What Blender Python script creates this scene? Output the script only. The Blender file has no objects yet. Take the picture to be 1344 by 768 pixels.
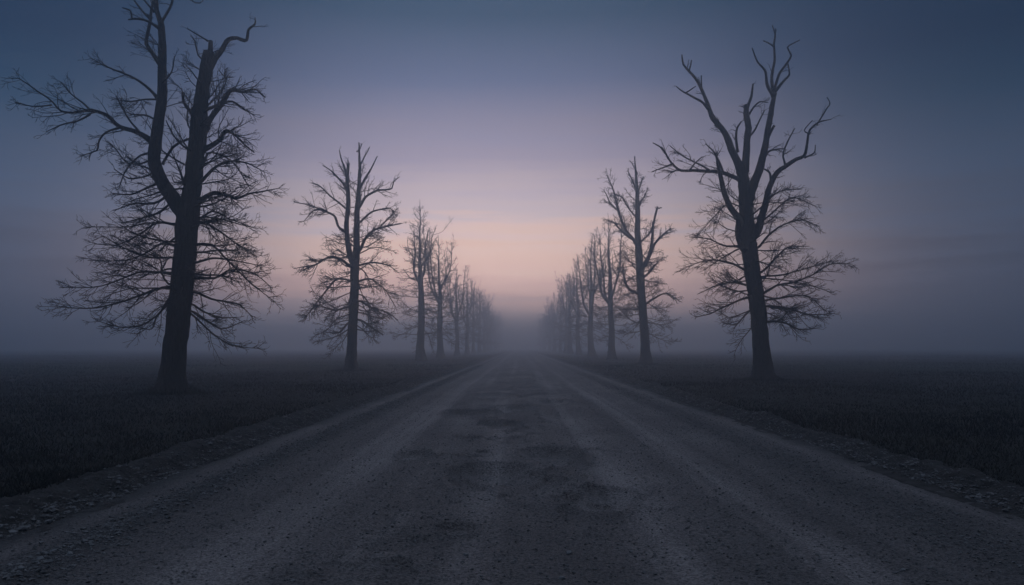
import bpy, math, random
import numpy as np
from mathutils import Matrix, Vector, Euler

R = math.radians
rng = np.random.default_rng(7)
random.seed(7)
sc = bpy.context.scene
COL = sc.collection

# ------------------------------------------------------------------ camera
FPX, CX, CY = 1055.0, 672.0, 384.0
HZ, VPX = 456.0, 683.0
CAMH = 1.6
pitch = math.atan((HZ - CY) / FPX)
yaw = math.atan((VPX - CX) / FPX)
cam_d = bpy.data.cameras.new('camera')
cam = bpy.data.objects.new('camera', cam_d)
COL.objects.link(cam)
cam.location = (0, 0, CAMH)
cam.rotation_euler = (math.pi / 2 + pitch, 0, yaw)
cam_d.sensor_width = 36
cam_d.lens = 36 * FPX / 1344
cam_d.clip_end = 9000
cam_d.clip_start = 0.05
sc.camera = cam
ROT = np.array(Euler((math.pi / 2 + pitch, 0, yaw)).to_matrix())


def at(px, py, D):
    """world point seen at photo pixel (px, py) at distance D along the road"""
    d = ROT @ np.array([(px - CX) / FPX, -(py - CY) / FPX, -1.0])
    return np.array([0, 0, CAMH]) + d * (D / d[1])


def on_ground(px, py, z=0.0):
    d = ROT @ np.array([(px - CX) / FPX, -(py - CY) / FPX, -1.0])
    return np.array([0, 0, CAMH]) + d * ((z - CAMH) / d[2])


# ------------------------------------------------------------------ noise
def _hash(ix, iy, s):
    h = (ix.astype(np.int64) * 374761393 + iy.astype(np.int64) * 668265263 + s * 974634777) & 0x7fffffff
    h = ((h ^ (h >> 13)) * 1274126177) & 0x7fffffff
    h = h ^ (h >> 16)
    return (h & 0xffff) / 65535.0


def vnoise(x, y, s=0):
    ix, iy = np.floor(x), np.floor(y)
    fx, fy = x - ix, y - iy
    fx = fx * fx * (3 - 2 * fx)
    fy = fy * fy * (3 - 2 * fy)
    a, b = _hash(ix, iy, s), _hash(ix + 1, iy, s)
    c, d = _hash(ix, iy + 1, s), _hash(ix + 1, iy + 1, s)
    return (a + (b - a) * fx) * (1 - fy) + (c + (d - c) * fx) * fy


def fbm(x, y, oct=4, s=0):
    t, a, n = 0, 0.5, 0
    for k in range(oct):
        t = t + a * (vnoise(x * 2 ** k, y * 2 ** k, s + k * 17) - 0.5)
        a *= 0.5
    return t * 2      # about -1..1


# ------------------------------------------------------------------ material helpers
def new_mat(name):
    m = bpy.data.materials.new(name)
    m.use_nodes = True
    nt = m.node_tree
    for n in list(nt.nodes):
        nt.nodes.remove(n)
    out = nt.nodes.new('ShaderNodeOutputMaterial')
    return m, nt, out


def node(nt, typ, **kw):
    n = nt.nodes.new(typ)
    for k, v in kw.items():
        if k in n.inputs:
            n.inputs[k].default_value = v
        else:
            setattr(n, k, v)
    return n


def ramp(nt, stops, fac=None):
    n = nt.nodes.new('ShaderNodeValToRGB')
    e = n.color_ramp.elements
    while len(e) < len(stops):
        e.new(0.5)
    for k, (p, c) in enumerate(stops):
        e[k].position = p
        e[k].color = (c[0], c[1], c[2], 1)
    if fac is not None:
        nt.links.new(fac, n.inputs[0])
    return n


def simple_noise_mat(name, c0, c1, scale, rough, bump, bscale, detail=6):
    m, nt, out = new_mat(name)
    co = node(nt, 'ShaderNodeTexCoord')
    ns = node(nt, 'ShaderNodeTexNoise', Scale=scale, Detail=detail)
    nt.links.new(co.outputs['Object'], ns.inputs['Vector'])
    rp = ramp(nt, [(0.3, c0), (0.7, c1)], ns.outputs['Fac'])
    b = node(nt, 'ShaderNodeBsdfPrincipled', Roughness=rough)
    b.inputs['Specular IOR Level'].default_value = 0.3
    nt.links.new(rp.outputs[0], b.inputs['Base Color'])
    n2 = node(nt, 'ShaderNodeTexNoise', Scale=bscale, Detail=8)
    nt.links.new(co.outputs['Object'], n2.inputs['Vector'])
    bp = node(nt, 'ShaderNodeBump', Strength=bump, Distance=0.05)
    nt.links.new(n2.outputs['Fac'], bp.inputs['Height'])
    nt.links.new(bp.outputs[0], b.inputs['Normal'])
    nt.links.new(b.outputs[0], out.inputs['Surface'])
    return m


def bark_mat():
    m, nt, out = new_mat('bark')
    co = node(nt, 'ShaderNodeTexCoord')
    mp = node(nt, 'ShaderNodeMapping')
    mp.inputs['Scale'].default_value = (1, 1, 0.22)
    nt.links.new(co.outputs['Object'], mp.inputs['Vector'])
    ns = node(nt, 'ShaderNodeTexNoise', Scale=16.0, Detail=8, Roughness=0.65)
    nt.links.new(mp.outputs[0], ns.inputs['Vector'])
    vo = node(nt, 'ShaderNodeTexVoronoi', Scale=9.0)
    vo.feature = 'DISTANCE_TO_EDGE'
    nt.links.new(mp.outputs[0], vo.inputs['Vector'])
    rp = ramp(nt, [(0.25, (0.05, 0.042, 0.036)), (0.55, (0.085, 0.075, 0.066)), (0.8, (0.13, 0.122, 0.11))], ns.outputs['Fac'])
    b = node(nt, 'ShaderNodeBsdfPrincipled', Roughness=0.85)
    b.inputs['Specular IOR Level'].default_value = 0.25
    nt.links.new(rp.outputs[0], b.inputs['Base Color'])
    ad = node(nt, 'ShaderNodeMath', operation='ADD')
    mu = node(nt, 'ShaderNodeMath', operation='MULTIPLY')
    mu.inputs[1].default_value = 1.6
    nt.links.new(vo.outputs['Distance'], mu.inputs[0])
    nt.links.new(mu.outputs[0], ad.inputs[0])
    nt.links.new(ns.outputs['Fac'], ad.inputs[1])
    bp = node(nt, 'ShaderNodeBump', Strength=0.9, Distance=0.06)
    nt.links.new(ad.outputs[0], bp.inputs['Height'])
    nt.links.new(bp.outputs[0], b.inputs['Normal'])
    nt.links.new(b.outputs[0], out.inputs['Surface'])
    return m


M_BARK = bark_mat()
M_TWIG = simple_noise_mat('twig_bark', (0.05, 0.043, 0.038), (0.10, 0.09, 0.08), 6.0, 0.8, 0.2, 40.0, 3)
M_STONE = simple_noise_mat('field_stone', (0.22, 0.215, 0.21), (0.40, 0.39, 0.38), 14.0, 0.75, 0.5, 40.0)
M_GRAVEL = simple_noise_mat('gravel_stone', (0.10, 0.096, 0.092), (0.30, 0.29, 0.28), 9.0, 0.8, 0.3, 60.0, 4)
M_SOIL = simple_noise_mat('bank_soil', (0.024, 0.022, 0.02), (0.085, 0.079, 0.073), 5.0, 0.95, 1.0, 22.0, 8)
M_FIELD = simple_noise_mat('field_turf', (0.012, 0.013, 0.010), (0.045, 0.042, 0.034), 0.35, 0.95, 0.8, 9.0, 8)


def grass_mat():
    m, nt, out = new_mat('grass_blades')
    g = node(nt, 'ShaderNodeNewGeometry')
    ns = node(nt, 'ShaderNodeTexNoise', Scale=0.22, Detail=4)
    nt.links.new(g.outputs['Position'], ns.inputs['Vector'])
    rp = ramp(nt, [(0.35, (0.009, 0.010, 0.007)), (0.55, (0.021, 0.021, 0.014)), (0.72, (0.060, 0.053, 0.038))], ns.outputs['Fac'])
    b = node(nt, 'ShaderNodeBsdfPrincipled', Roughness=0.7)
    b.inputs['Specular IOR Level'].default_value = 0.2
    nt.links.new(rp.outputs[0], b.inputs['Base Color'])
    nt.links.new(b.outputs[0], out.inputs['Surface'])
    return m


M_GRASS = grass_mat()


def road_mat():
    m, nt, out = new_mat('gravel_road')
    co = node(nt, 'ShaderNodeTexCoord')
    at_ = node(nt, 'ShaderNodeAttribute', attribute_name='worn_sheen')
    big = node(nt, 'ShaderNodeTexNoise', Scale=0.9, Detail=6, Roughness=0.6)
    fine = node(nt, 'ShaderNodeTexNoise', Scale=38.0, Detail=7, Roughness=0.75)
    med = node(nt, 'ShaderNodeTexNoise', Scale=9.0, Detail=5, Roughness=0.7)
    vor = node(nt, 'ShaderNodeTexVoronoi', Scale=55.0)
    mp = node(nt, 'ShaderNodeMapping')
    mp.inputs['Scale'].default_value = (1.0, 0.35, 1.0)
    nt.links.new(co.outputs['Object'], mp.inputs['Vector'])
    nt.links.new(mp.outputs[0], big.inputs['Vector'])
    for n in (fine, med, vor):
        nt.links.new(co.outputs['Object'], n.inputs['Vector'])
    base = ramp(nt, [(0.3, (0.135, 0.117, 0.109)), (0.7, (0.210, 0.184, 0.172))], big.outputs['Fac'])
    worn_sheen = ramp(nt, [(0.3, (0.255, 0.223, 0.208)), (0.7, (0.360, 0.316, 0.298))], big.outputs['Fac'])
    mx = node(nt, 'ShaderNodeMix', data_type='RGBA')
    nt.links.new(at_.outputs['Fac'], mx.inputs[0])
    nt.links.new(base.outputs[0], mx.inputs[6])
    nt.links.new(worn_sheen.outputs[0], mx.inputs[7])
    da = node(nt, 'ShaderNodeAttribute', attribute_name='dirt')
    mxd = node(nt, 'ShaderNodeMix', data_type='RGBA')
    nt.links.new(da.outputs['Fac'], mxd.inputs[0])
    nt.links.new(mx.outputs[2], mxd.inputs[6])
    mxd.inputs[7].default_value = (0.062, 0.058, 0.055, 1)
    mx = mxd
    spk = ramp(nt, [(0.37, (0.15, 0.15, 0.15)), (0.47, (0.95, 0.95, 0.95)), (0.64, (1.8, 1.8, 1.8))], fine.outputs['Fac'])
    mu = node(nt, 'ShaderNodeMix', data_type='RGBA', blend_type='MULTIPLY')
    mu.inputs[0].default_value = 1
    nt.links.new(mx.outputs[2], mu.inputs[6])
    nt.links.new(spk.outputs[0], mu.inputs[7])
    b = node(nt, 'ShaderNodeBsdfPrincipled', Roughness=0.72)
    b.inputs['Specular IOR Level'].default_value = 0.45
    nt.links.new(mu.outputs[2], b.inputs['Base Color'])
    h1 = node(nt, 'ShaderNodeMath', operation='MULTIPLY_ADD')
    h1.inputs[1].default_value = 0.7
    nt.links.new(fine.outputs['Fac'], h1.inputs[0])
    nt.links.new(med.outputs['Fac'], h1.inputs[2])
    h2 = node(nt, 'ShaderNodeMath', operation='MULTIPLY_ADD')
    h2.inputs[1].default_value = -0.35
    nt.links.new(vor.outputs['Distance'], h2.inputs[0])
    nt.links.new(h1.outputs[0], h2.inputs[2])
    st = node(nt, 'ShaderNodeMath', operation='MULTIPLY_ADD')
    st.inputs[1].default_value = -0.3
    st.inputs[2].default_value = 0.8
    nt.links.new(at_.outputs['Fac'], st.inputs[0])
    bp = node(nt, 'ShaderNodeBump', Distance=0.06)
    nt.links.new(st.outputs[0], bp.inputs['Strength'])
    nt.links.new(h2.outputs[0], bp.inputs['Height'])
    nt.links.new(bp.outputs[0], b.inputs['Normal'])
    nt.links.new(b.outputs[0], out.inputs['Surface'])
    return m


M_ROAD = road_mat()


# ------------------------------------------------------------------ mesh helpers
def mesh_from(name, V, F, mat, smooth=True):
    """V (n,3); F list of (m,k) int arrays"""
    me = bpy.data.meshes.new(name)
    V = np.ascontiguousarray(V, dtype=np.float32)
    F = [np.asarray(f, dtype=np.int32) for f in F if len(f)]
    tot = np.concatenate([np.full(len(f), f.shape[1], np.int32) for f in F])
    idx = np.concatenate([f.ravel() for f in F])
    start = np.concatenate([[0], np.cumsum(tot)[:-1]]).astype(np.int32)
    me.vertices.add(len(V))
    me.vertices.foreach_set('co', V.ravel())
    me.loops.add(len(idx))
    me.loops.foreach_set('vertex_index', idx)
    me.polygons.add(len(tot))
    me.polygons.foreach_set('loop_start', start)
    me.polygons.foreach_set('loop_total', tot)
    me.polygons.foreach_set('use_smooth', np.full(len(tot), smooth))
    me.update(calc_edges=True)
    me.validate()
    me.materials.append(mat)
    return me


def link(name, me, parent=None, loc=None):
    o = bpy.data.objects.new(name, me)
    COL.objects.link(o)
    if parent is not None:
        o.parent = parent
    if loc is not None:
        o.location = loc
    return o


def grid_mesh(name, X, Y, Z, mat):
    ny, nx = X.shape
    V = np.stack([X, Y, Z], -1).reshape(-1, 3)
    i = np.arange(ny * nx).reshape(ny, nx)
    F = np.stack([i[:-1, :-1], i[:-1, 1:], i[1:, 1:], i[1:, :-1]], -1).reshape(-1, 4)
    return mesh_from(name, V, [F], mat)


# ------------------------------------------------------------------ ground heights
POTS = [  # x, y, half width, half length, depth
    (-1.35, 20.2, 0.48, 1.0, 0.09), (-0.40, 17.6, 0.40, 0.9, 0.08), (-0.2, 21.6, 0.6, 1.1, 0.08),
    (-1.6, 12.2, 0.22, 0.5, 0.04), (-0.42, 10.6, 0.45, 0.95, 0.085), (0.52, 12.3, 0.45, 0.9, 0.075),
    (0.25, 9.6, 0.45, 0.9, 0.04), (0.85, 24.0, 0.6, 1.4, 0.05), (-0.9, 27.0, 0.6, 1.5, 0.05),
    (0.78, 8.9, 0.35, 0.6, 0.045), (-0.55, 7.2, 0.16, 0.22, 0.03), (0.2, 32, 0.6, 1.8, 0.05)]
LANES = [(-4.02, 0.2), (-2.15, 0.34), (-0.42, 0.22), (1.05, 0.30), (2.3, 0.30), (4.42, 0.16), (-1.3, 0.15), (3.3, 0.14)]


def road_fields(x, y):
    xw = x + 0.12 * fbm(x * 0.3, y * 0.09, 3, 5) + 0.05 * fbm(x * 1.3, y * 0.5, 2, 9)
    worn_sheen = np.zeros_like(x)
    rut = np.zeros_like(x)
    for k, (cx, w) in enumerate(LANES):
        g = np.exp(-((xw - cx) / w) ** 2)
        amp = (0.45, 0.95, 0.8, 0.85, 0.9, 0.6, 0.3, 0.3)[k]
        mod = 0.7 + 0.5 * fbm(y * 0.11, x * 0 + k * 3.3, 3, 31)
        worn_sheen = np.maximum(worn_sheen, g * amp * np.clip(mod, 0.25, 1))
        rut += g * amp * 0.022
    z = -rut
    z += 0.03 * np.exp(-((xw + 3.52) / 0.22) ** 2)          # gravel windrow
    rough = 1 - 0.55 * worn_sheen
    z += 0.016 * fbm(x * 1.1, y * 0.6, 4, 3) + rough * (0.014 * fbm(x * 6, y * 4.5, 3, 13) + 0.011 * np.abs(fbm(x * 15, y * 13, 2, 17)) - 0.012 * np.clip(fbm(x * 5.5, y * 5, 3, 23) - 0.25, 0, 1) * 2.5)
    # long shallow grooves drawn out by wheels
    z += 0.010 * fbm(xw * 4.5, y * 0.06, 3, 29)
    worn_sheen = worn_sheen * np.clip(0.75 + 0.9 * fbm(xw * 9.0, y * 0.05, 3, 67), 0.2, 1.3)
    worn_sheen = np.clip(worn_sheen + 0.46 * fbm(xw * 3.6, y * 0.045, 3, 37) + 0.22 * fbm(x * 0.8, y * 0.5, 4, 43), 0, 1)
    z += 0.02 * (1 - (x / 4.6) ** 2)
    loose = np.exp(-((xw + 3.52) / 0.28) ** 2)
    worn_sheen = worn_sheen * (1 - loose)
    # broken crust along the crown of the road
    cr = fbm(x * 0.95 + 4, y * 0.42, 4, 171) + 0.25 * fbm(x * 4, y * 2.4, 3, 173)
    m = np.clip((cr - 0.02) / 0.035, 0, 1) * np.exp(-(x / 1.5) ** 4)
    z -= 0.042 * m
    worn_sheen = np.clip(worn_sheen - 0.30 * m + 0.35 * np.exp(-(x / 1.7) ** 4) * np.clip(fbm(x * 0.8 + 9, y * 0.35, 4, 181) + 0.15, 0, 1) * 2 + 0.25 * m * fbm(x * 2, y * 1.5, 3, 177) * 2, 0, 1)
    for (px, py, w, l, d) in POTS:
        ex = x + 0.3 * w * fbm(x * 2.3 + px * 9, y * 1.6, 2, 41)
        dy = (y - py) / l
        dy = np.where(dy > 0, dy * 1.9, dy * 0.75)
        r = np.sqrt(((ex - px) / w) ** 2 + dy ** 2)
        z += -1.5 * d * np.clip((1.15 - r) * 2.2, 0, 1) + 0.026 * np.exp(-((r - 1.25) / 0.15) ** 2)
        worn_sheen = np.where(r < 1.1, np.maximum(worn_sheen, 0.5 * np.clip((1.0 - r) * 3, 0, 1) * (0.6 + 0.6 * fbm(x * 3, y * 2, 3, 59))), worn_sheen * (1 - 0.6 * np.exp(-((r - 1.2) / 0.2) ** 2)))  # painted light: pothole floor paler as sky sheen, rim ring darker as shade
    # pale scoured patch in front of the middle pothole
    worn_sheen = np.maximum(worn_sheen, 0.75 * np.exp(-((xw + 0.42) / 0.22) ** 2 - ((y - 8.8) / 1.5) ** 2))
    return z, np.clip(worn_sheen, 0, 1)


FOOT = {-1: 4.25, 1: 4.70}
CREST = {-1: 4.80, 1: 5.16}


def bank_h(u, y, side):
    """height of the bank at |x| = u"""
    f, c = FOOT[side], CREST[side]
    wob = 0.24 * fbm(y * 0.3, np.zeros_like(y) + side * 7.0, 4, 61)
    h = 0.185 * (1 + 0.75 * fbm(y * 0.6, np.zeros_like(y) + 3.0 * side, 4, 71))
    c = c + wob
    f = f + wob * 0.6
    up = np.clip((u - f) / (c - f), 0, 1)
    up = up * up * (3 - 2 * up)
    dn = np.clip((u - c) / 0.75, 0, 1)
    dn = dn * dn * (3 - 2 * dn)
    z = h * up * (1 - dn) - 0.03 * dn
    on = np.clip((u - f) / 0.25, 0, 1)
    z = z + on * (0.06 * fbm(u * 3.0, y * 2.2, 4, 81) + 0.045 * fbm(u * 9.0, y * 8.0, 3, 91))
    return z


def field_h(x, y):
    z = 0.10 * fbm(x * 0.09, y * 0.09, 3, 101) + 0.03 * fbm(x * 0.7, y * 0.7, 3, 111) - 0.02
    return z


def ground_z(x, y):
    """top surface anywhere (scalar or array)"""
    x = np.atleast_1d(np.asarray(x, float))
    y = np.atleast_1d(np.asarray(y, float))
    z = field_h(x, y)
    for s in (-1, 1):
        u = x * s
        m = (u > FOOT[s] - 0.2) & (u < CREST[s] + 0.8)
        z = np.where(m, np.maximum(bank_h(u, y, s), np.where(u > CREST[s] + 0.35, z, -9)), z)
    m = (x > -FOOT[-1] + 0.1) & (x < FOOT[1] - 0.1)
    z = np.where(m, road_fields(x, y)[0] + 0.004, z)
    return z


def yrows(y0, y1, k, dmin):
    ys = [y0]
    while ys[-1] < y1:
        ys.append(ys[-1] + max(dmin, abs(ys[-1]) * k))
    return np.array(ys)


# road sheet
ys = np.concatenate([np.arange(-12, 4.0, 0.4), yrows(4.1, 900, 0.0042, 0.018)])
xs = np.linspace(-4.75, 5.2, 430)
X, Y = np.meshgrid(xs, ys)
Z, W = road_fields(X, Y)
edge = np.clip((np.abs(X - 0.22) - 4.55) / 0.4, 0, 1)
Z = Z - edge * 0.1
me = grid_mesh('gravel_road', X, Y, Z + 0.004, M_ROAD)
a = me.attributes.new('worn_sheen', 'FLOAT', 'POINT')
a.data.foreach_set('value', W.astype(np.float32).ravel())
wob = 0.25 * fbm(Y * 0.35, X * 0.4, 4, 47) + 0.12 * fbm(Y * 2.0, X * 2.0, 3, 53)
DT = np.clip((X + wob - 4.42) / 0.3, 0, 1) + np.clip((-X + wob - 3.98) / 0.3, 0, 1) + 0.75 * np.exp(-((X + 3.5 + wob * 0.3) / 0.27) ** 2) + 0.5 * np.exp(-((X - 3.75 + wob * 0.4) / 0.33) ** 2)
a = me.attributes.new('dirt', 'FLOAT', 'POINT')
a.data.foreach_set('value', np.clip(DT, 0, 1).astype(np.float32).ravel())
road = link('gravel_road', me)
road['kind'] = 'structure'

# banks of bladed soil along both edges
for s in (-1, 1):
    ys_b = np.concatenate([np.arange(-12, 4, 0.4), yrows(4, 700, 0.006, 0.035)])
    us = np.concatenate([np.linspace(FOOT[s] - 0.35, CREST[s] + 0.5, 46), np.linspace(CREST[s] + 0.56, CREST[s] + 1.5, 10)])
    U, Y = np.meshgrid(us, ys_b)
    Z = bank_h(U, Y, s)
    Z = Z - np.clip((FOOT[s] - 0.12 - U) / 0.2, 0, 1) * 0.12 - np.clip((U - CREST[s] - 0.9) / 0.5, 0, 1) * 0.3
    if s < 0:
        X = -U[:, ::-1]
        Z = Z[:, ::-1]
    else:
        X = U
    o = link('earth_bank', grid_mesh('earth_bank', X, Y, Z, M_SOIL))
    o['kind'] = 'structure'


# ground sheet to the horizon
def half(d0, d1, k):
    v = [d0]
    while v[-1] < d1:
        v.append(v[-1] + max(0.35, v[-1] * k))
    return np.array(v)


hx = half(5.3, 1400, 0.045)
xs = np.concatenate([-hx[::-1], [-4.9, 0, 5.0], hx])
hy = half(2.0, 1400, 0.03)
ysg = np.concatenate([-half(2, 300, 0.15)[::-1], hy])
X, Y = np.meshgrid(xs, ysg)
Z = field_h(X, Y)
Z = np.where((X > -5.1) & (X < 5.2), -0.3, Z)
o = link('ground', grid_mesh('ground', X, Y, Z, M_FIELD))
o['kind'] = 'structure'


# ------------------------------------------------------------------ grass (nobody could count it)
TREE_FEET = [(at(224, 515, 28.6)[0], 28.6, 0.55), (at(1003, 497, 41)[0], 41.0, 0.55), (at(460, 486, 56)[0], 56.0, 0.5), (at(848, 477, 78.6)[0], 78.6, 0.6)]


def make_grass():
    n = 420000
    # sample distance with density falling as 1/y, side ranges that the frame can show
    y = np.exp(rng.uniform(math.log(4.0), math.log(170), n))
    lim = 0.80 * y + 4
    side = rng.choice([-1, 1], n)
    lo = np.where(side < 0, 4.95, 5.3)
    u = lo + (lim - lo).clip(0.3) * rng.uniform(0, 1, n) ** 1.1
    x = u * side
    for k, (tx, ty, tr_) in enumerate(TREE_FEET):      # a thicker ring of grass at each foot
        q = slice(k * 1500, (k + 1) * 1500)
        an = rng.uniform(0, 2 * math.pi, 1500)
        rd = tr_ + np.abs(rng.normal(0, 0.5, 1500))
        x[q], y[q] = tx + rd * np.cos(an), ty + rd * np.sin(an)
    keep = lim > lo
    clump = fbm(x * 1.2, y * 1.2, 3, 201)
    keep &= rng.uniform(0, 1, n) < 0.75 + 0.5 * clump
    near_bank = (u - lo) < 0.45
    keep &= ~(near_bank & (rng.uniform(0, 1, n) < 0.6))
    x, y = x[keep], y[keep]
    n = len(x)
    z = ground_z(x, y)
    patch = fbm(x * 0.12, y * 0.12, 3, 211)
    h = (0.045 + 0.085 * rng.random(n) ** 1.8) * (1 + 0.6 * patch) * (1 + 0.25 * clump[keep])
    h = np.clip(h, 0.04, 0.4)
    w = 0.0025 + y * 0.00042
    th = rng.uniform(0, 2 * math.pi, n)
    dx, dy = np.cos(th), np.sin(th)
    lean = rng.uniform(0.2, 1.3, n) * h
    la = rng.uniform(0, 2 * math.pi, n)
    lx, ly = np.cos(la) * lean, np.sin(la) * lean
    # longer tufts round the feet of the near trees
    for (tx, ty, tr_) in TREE_FEET:
        d = np.hypot(x - tx, y - ty)
        h = h * (1 + 1.6 * np.clip(1 - (d - tr_) / 0.7, 0, 1))
    P = np.stack([x, y, z - 0.02], -1)
    A = P + np.stack([dx * w, dy * w, 0 * w], -1)
    B = P - np.stack([dx * w, dy * w, 0 * w], -1)
    Cc = P + np.stack([dx * w * 0.6 + lx * 0.35, dy * w * 0.6 + ly * 0.35, h * 0.6], -1)
    Dd = P + np.stack([-dx * w * 0.6 + lx * 0.35, -dy * w * 0.6 + ly * 0.35, h * 0.6], -1)
    E = P + np.stack([lx, ly, h], -1)
    V = np.stack([A, B, Cc, Dd, E], 1).reshape(-1, 3)
    b = np.arange(n)[:, None] * 5
    Q = b + np.array([[0, 1, 3, 2]])
    T = b + np.array([[2, 3, 4]])
    o = link('grass', mesh_from('grass', V, [Q, T], M_GRASS, False))
    o['kind'] = 'stuff'
    o['label'] = 'short dark grass covering the misty fields on both sides of the road'


make_grass()


# ------------------------------------------------------------------ stones
def ico(sub):
    import bmesh
    bm = bmesh.new()
    bmesh.ops.create_icosphere(bm, subdivisions=sub, radius=1)
    V = np.array([v.co[:] for v in bm.verts])
    F = np.array([[v.index for v in f.verts] for f in bm.faces])
    bm.free()
    return V, F


def rock_shape(sub, seed):
    r = np.random.default_rng(seed)
    V, F = ico(sub)
    # chop with random planes for facets, then roughen
    for k in range(9):
        d = r.normal(size=3)
        d /= np.linalg.norm(d)
        off = r.uniform(0.55, 0.9)
        t = V @ d - off
        V = V - np.where(t > 0, t, 0)[:, None] * d * 0.85
    V = V * (1 + 0.05 * r.normal(size=(len(V), 1)))
    V *= np.array([1, r.uniform(0.65, 0.9), r.uniform(0.5, 0.72)])
    return V, F


def make_gravel():
    xs, ys, ss, es = [], [], [], []

    def add(x, y, s, e=None):
        e = s * 0.25 if e is None else e
        xs.append(x); ys.append(y); ss.append(s); es.append(e)
    # windrow on the left
    n = 9000
    y = np.exp(rng.uniform(math.log(4.2), math.log(70), n))
    add(-3.52 + rng.normal(0, 0.17, n) + 0.12 * fbm(y * 0.09, y * 0, 3, 5), y, 0.005 + 0.018 * rng.random(n) ** 3.5 + y * 0.00025)
    # foot of both banks and their slopes
    for s in (-1, 1):
        n = 6500
        y = np.exp(rng.uniform(math.log(4.6), math.log(70), n))
        add(s * (FOOT[s] + 0.05 + np.abs(rng.normal(0, 0.22, n))), y, 0.005 + 0.020 * rng.random(n) ** 4 + y * 0.00025)
    # bigger stones pushed to the sides by the grader
    for s in (-1, 1):
        n = 420
        y = np.exp(rng.uniform(math.log(4.8), math.log(45), n))
        add(s * (FOOT[s] + 0.02 + np.abs(rng.normal(0, 0.2, n))), y, 0.014 + 0.032 * rng.random(n) ** 2.5)
    n = 260
    y = np.exp(rng.uniform(math.log(4.4), math.log(30), n))
    add(-3.52 + rng.normal(0, 0.14, n), y, 0.013 + 0.022 * rng.random(n) ** 2.5)
    # right hand loose strip between track and lane
    n = 5000
    y = np.exp(rng.uniform(math.log(4.6), math.log(50), n))
    add(3.75 + rng.normal(0, 0.25, n), y, 0.005 + 0.012 * rng.random(n) ** 3 + y * 0.0002)
    # all over the road
    n = 45000
    y = np.exp(rng.uniform(math.log(4.2), math.log(32), n))
    x = rng.uniform(-4.1, 4.5, n)
    k = rng.uniform(0, 1, n) > 0.75 * road_fields(x, y)[1]
    add(x[k], y[k], (0.004 + 0.012 * rng.random(n) ** 4)[k])
    x, y, s, e = map(np.concatenate, (xs, ys, ss, es))
    z = ground_z(x, y)
    n = len(x)
    V0 = np.array([[1, 0, 0], [-1, 0, 0], [0, 1, 0], [0, -1, 0], [0, 0, 1], [0, 0, -1],
                   [.6, .6, .55], [-.6, .6, .5], [-.6, -.6, .55], [.6, -.6, .5]], float)
    F0 = np.array([[0, 6, 9], [6, 4, 9], [2, 7, 6], [7, 4, 6], [1, 8, 7], [8, 4, 7], [3, 9, 8], [9, 4, 8],
                   [0, 2, 6], [2, 1, 7], [1, 3, 8], [3, 0, 9],
                   [0, 5, 2], [2, 5, 1], [1, 5, 3], [3, 5, 0]])
    P = V0[None] + rng.normal(0, 0.18, (n, len(V0), 3))
    P *= np.stack([np.ones(n), rng.uniform(0.6, 1, n), rng.uniform(0.4, 0.8, n)], -1)[:, None]
    th = rng.uniform(0, 2 * math.pi, n)
    c, sn = np.cos(th)[:, None], np.sin(th)[:, None]
    px, py = P[..., 0] * c - P[..., 1] * sn, P[..., 0] * sn + P[..., 1] * c
    P = np.stack([px, py, P[..., 2]], -1) * s[:, None, None]
    P += np.stack([x, y, z + e], -1)[:, None]
    F = (np.arange(n)[:, None, None] * len(V0) + F0[None]).reshape(-1, 3)
    o = link('gravel', mesh_from('gravel', P.reshape(-1, 3), [F], M_GRAVEL, False))
    o['kind'] = 'stuff'
    o['label'] = 'loose grey gravel scattered over the road and along its edges'


make_gravel()

STONES = [  # px, py, width px, label
    (1287, 642, 18, 'large rounded boulder half sunk in the right earth bank'),
    (1284, 655, 9, 'small pale stone just below the large rounded boulder of the right bank'),
    (1300, 655, 11, 'flat pale stone below and right of the large rounded boulder'),
    (1315, 664, 9, 'dull stone between the flat pale stone and the oval stone at the picture edge'),
    (1335, 669, 11, 'pale oval stone at the right bank foot nearest the right picture edge'),
    (1149, 611, 7, 'small angular stone at the foot of the right bank, farthest from the boulder'),
    (1180, 618, 6, 'small stone at the right bank foot, second after the farthest angular one'),
    (1199, 629, 6, 'flat little stone on the road edge midway to the large rounded boulder'),
    (1131, 583, 5, 'small stone on the crest of the right bank'),
    (1185, 749, 7, 'lone pale pebble lying in the right lane near the bottom of the picture'),
    (40, 678, 10, 'largest pale stone on the slope of the left bank'),
    (16, 678, 9, 'dull stone at the left picture edge on the bank, beside the largest pale one'),
    (17, 700, 11, 'pale stone at the foot of the left bank by the left picture edge'),
    (126, 648, 7, 'lone whitish stone on the lower slope of the left bank'),
    (238, 610, 6, 'small stone on the left bank slope, farthest of the stones there'),
    (91, 729, 10, 'round grey stone in the left gravel windrow, on its road side'),
    (70, 724, 8, 'grey stone topmost in the nearest cluster of the left gravel windrow'),
    (54, 735, 10, 'flat grey stone lowest in the nearest cluster of the left gravel windrow'),
    (28, 747, 8, 'grey stone in the left windrow nearest the bottom left corner'),
    (147, 706, 6, 'small grey stone on the road just right of the left windrow'),
    (747, 727, 9, 'flat stone embedded in the middle of the road, upper of two near the bottom'),
    (737, 760, 10, 'pale pebble in the middle of the road at the very bottom of the picture'),
    (611, 729, 7, 'small stone in the centre left of the road near the bottom'),
]
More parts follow.
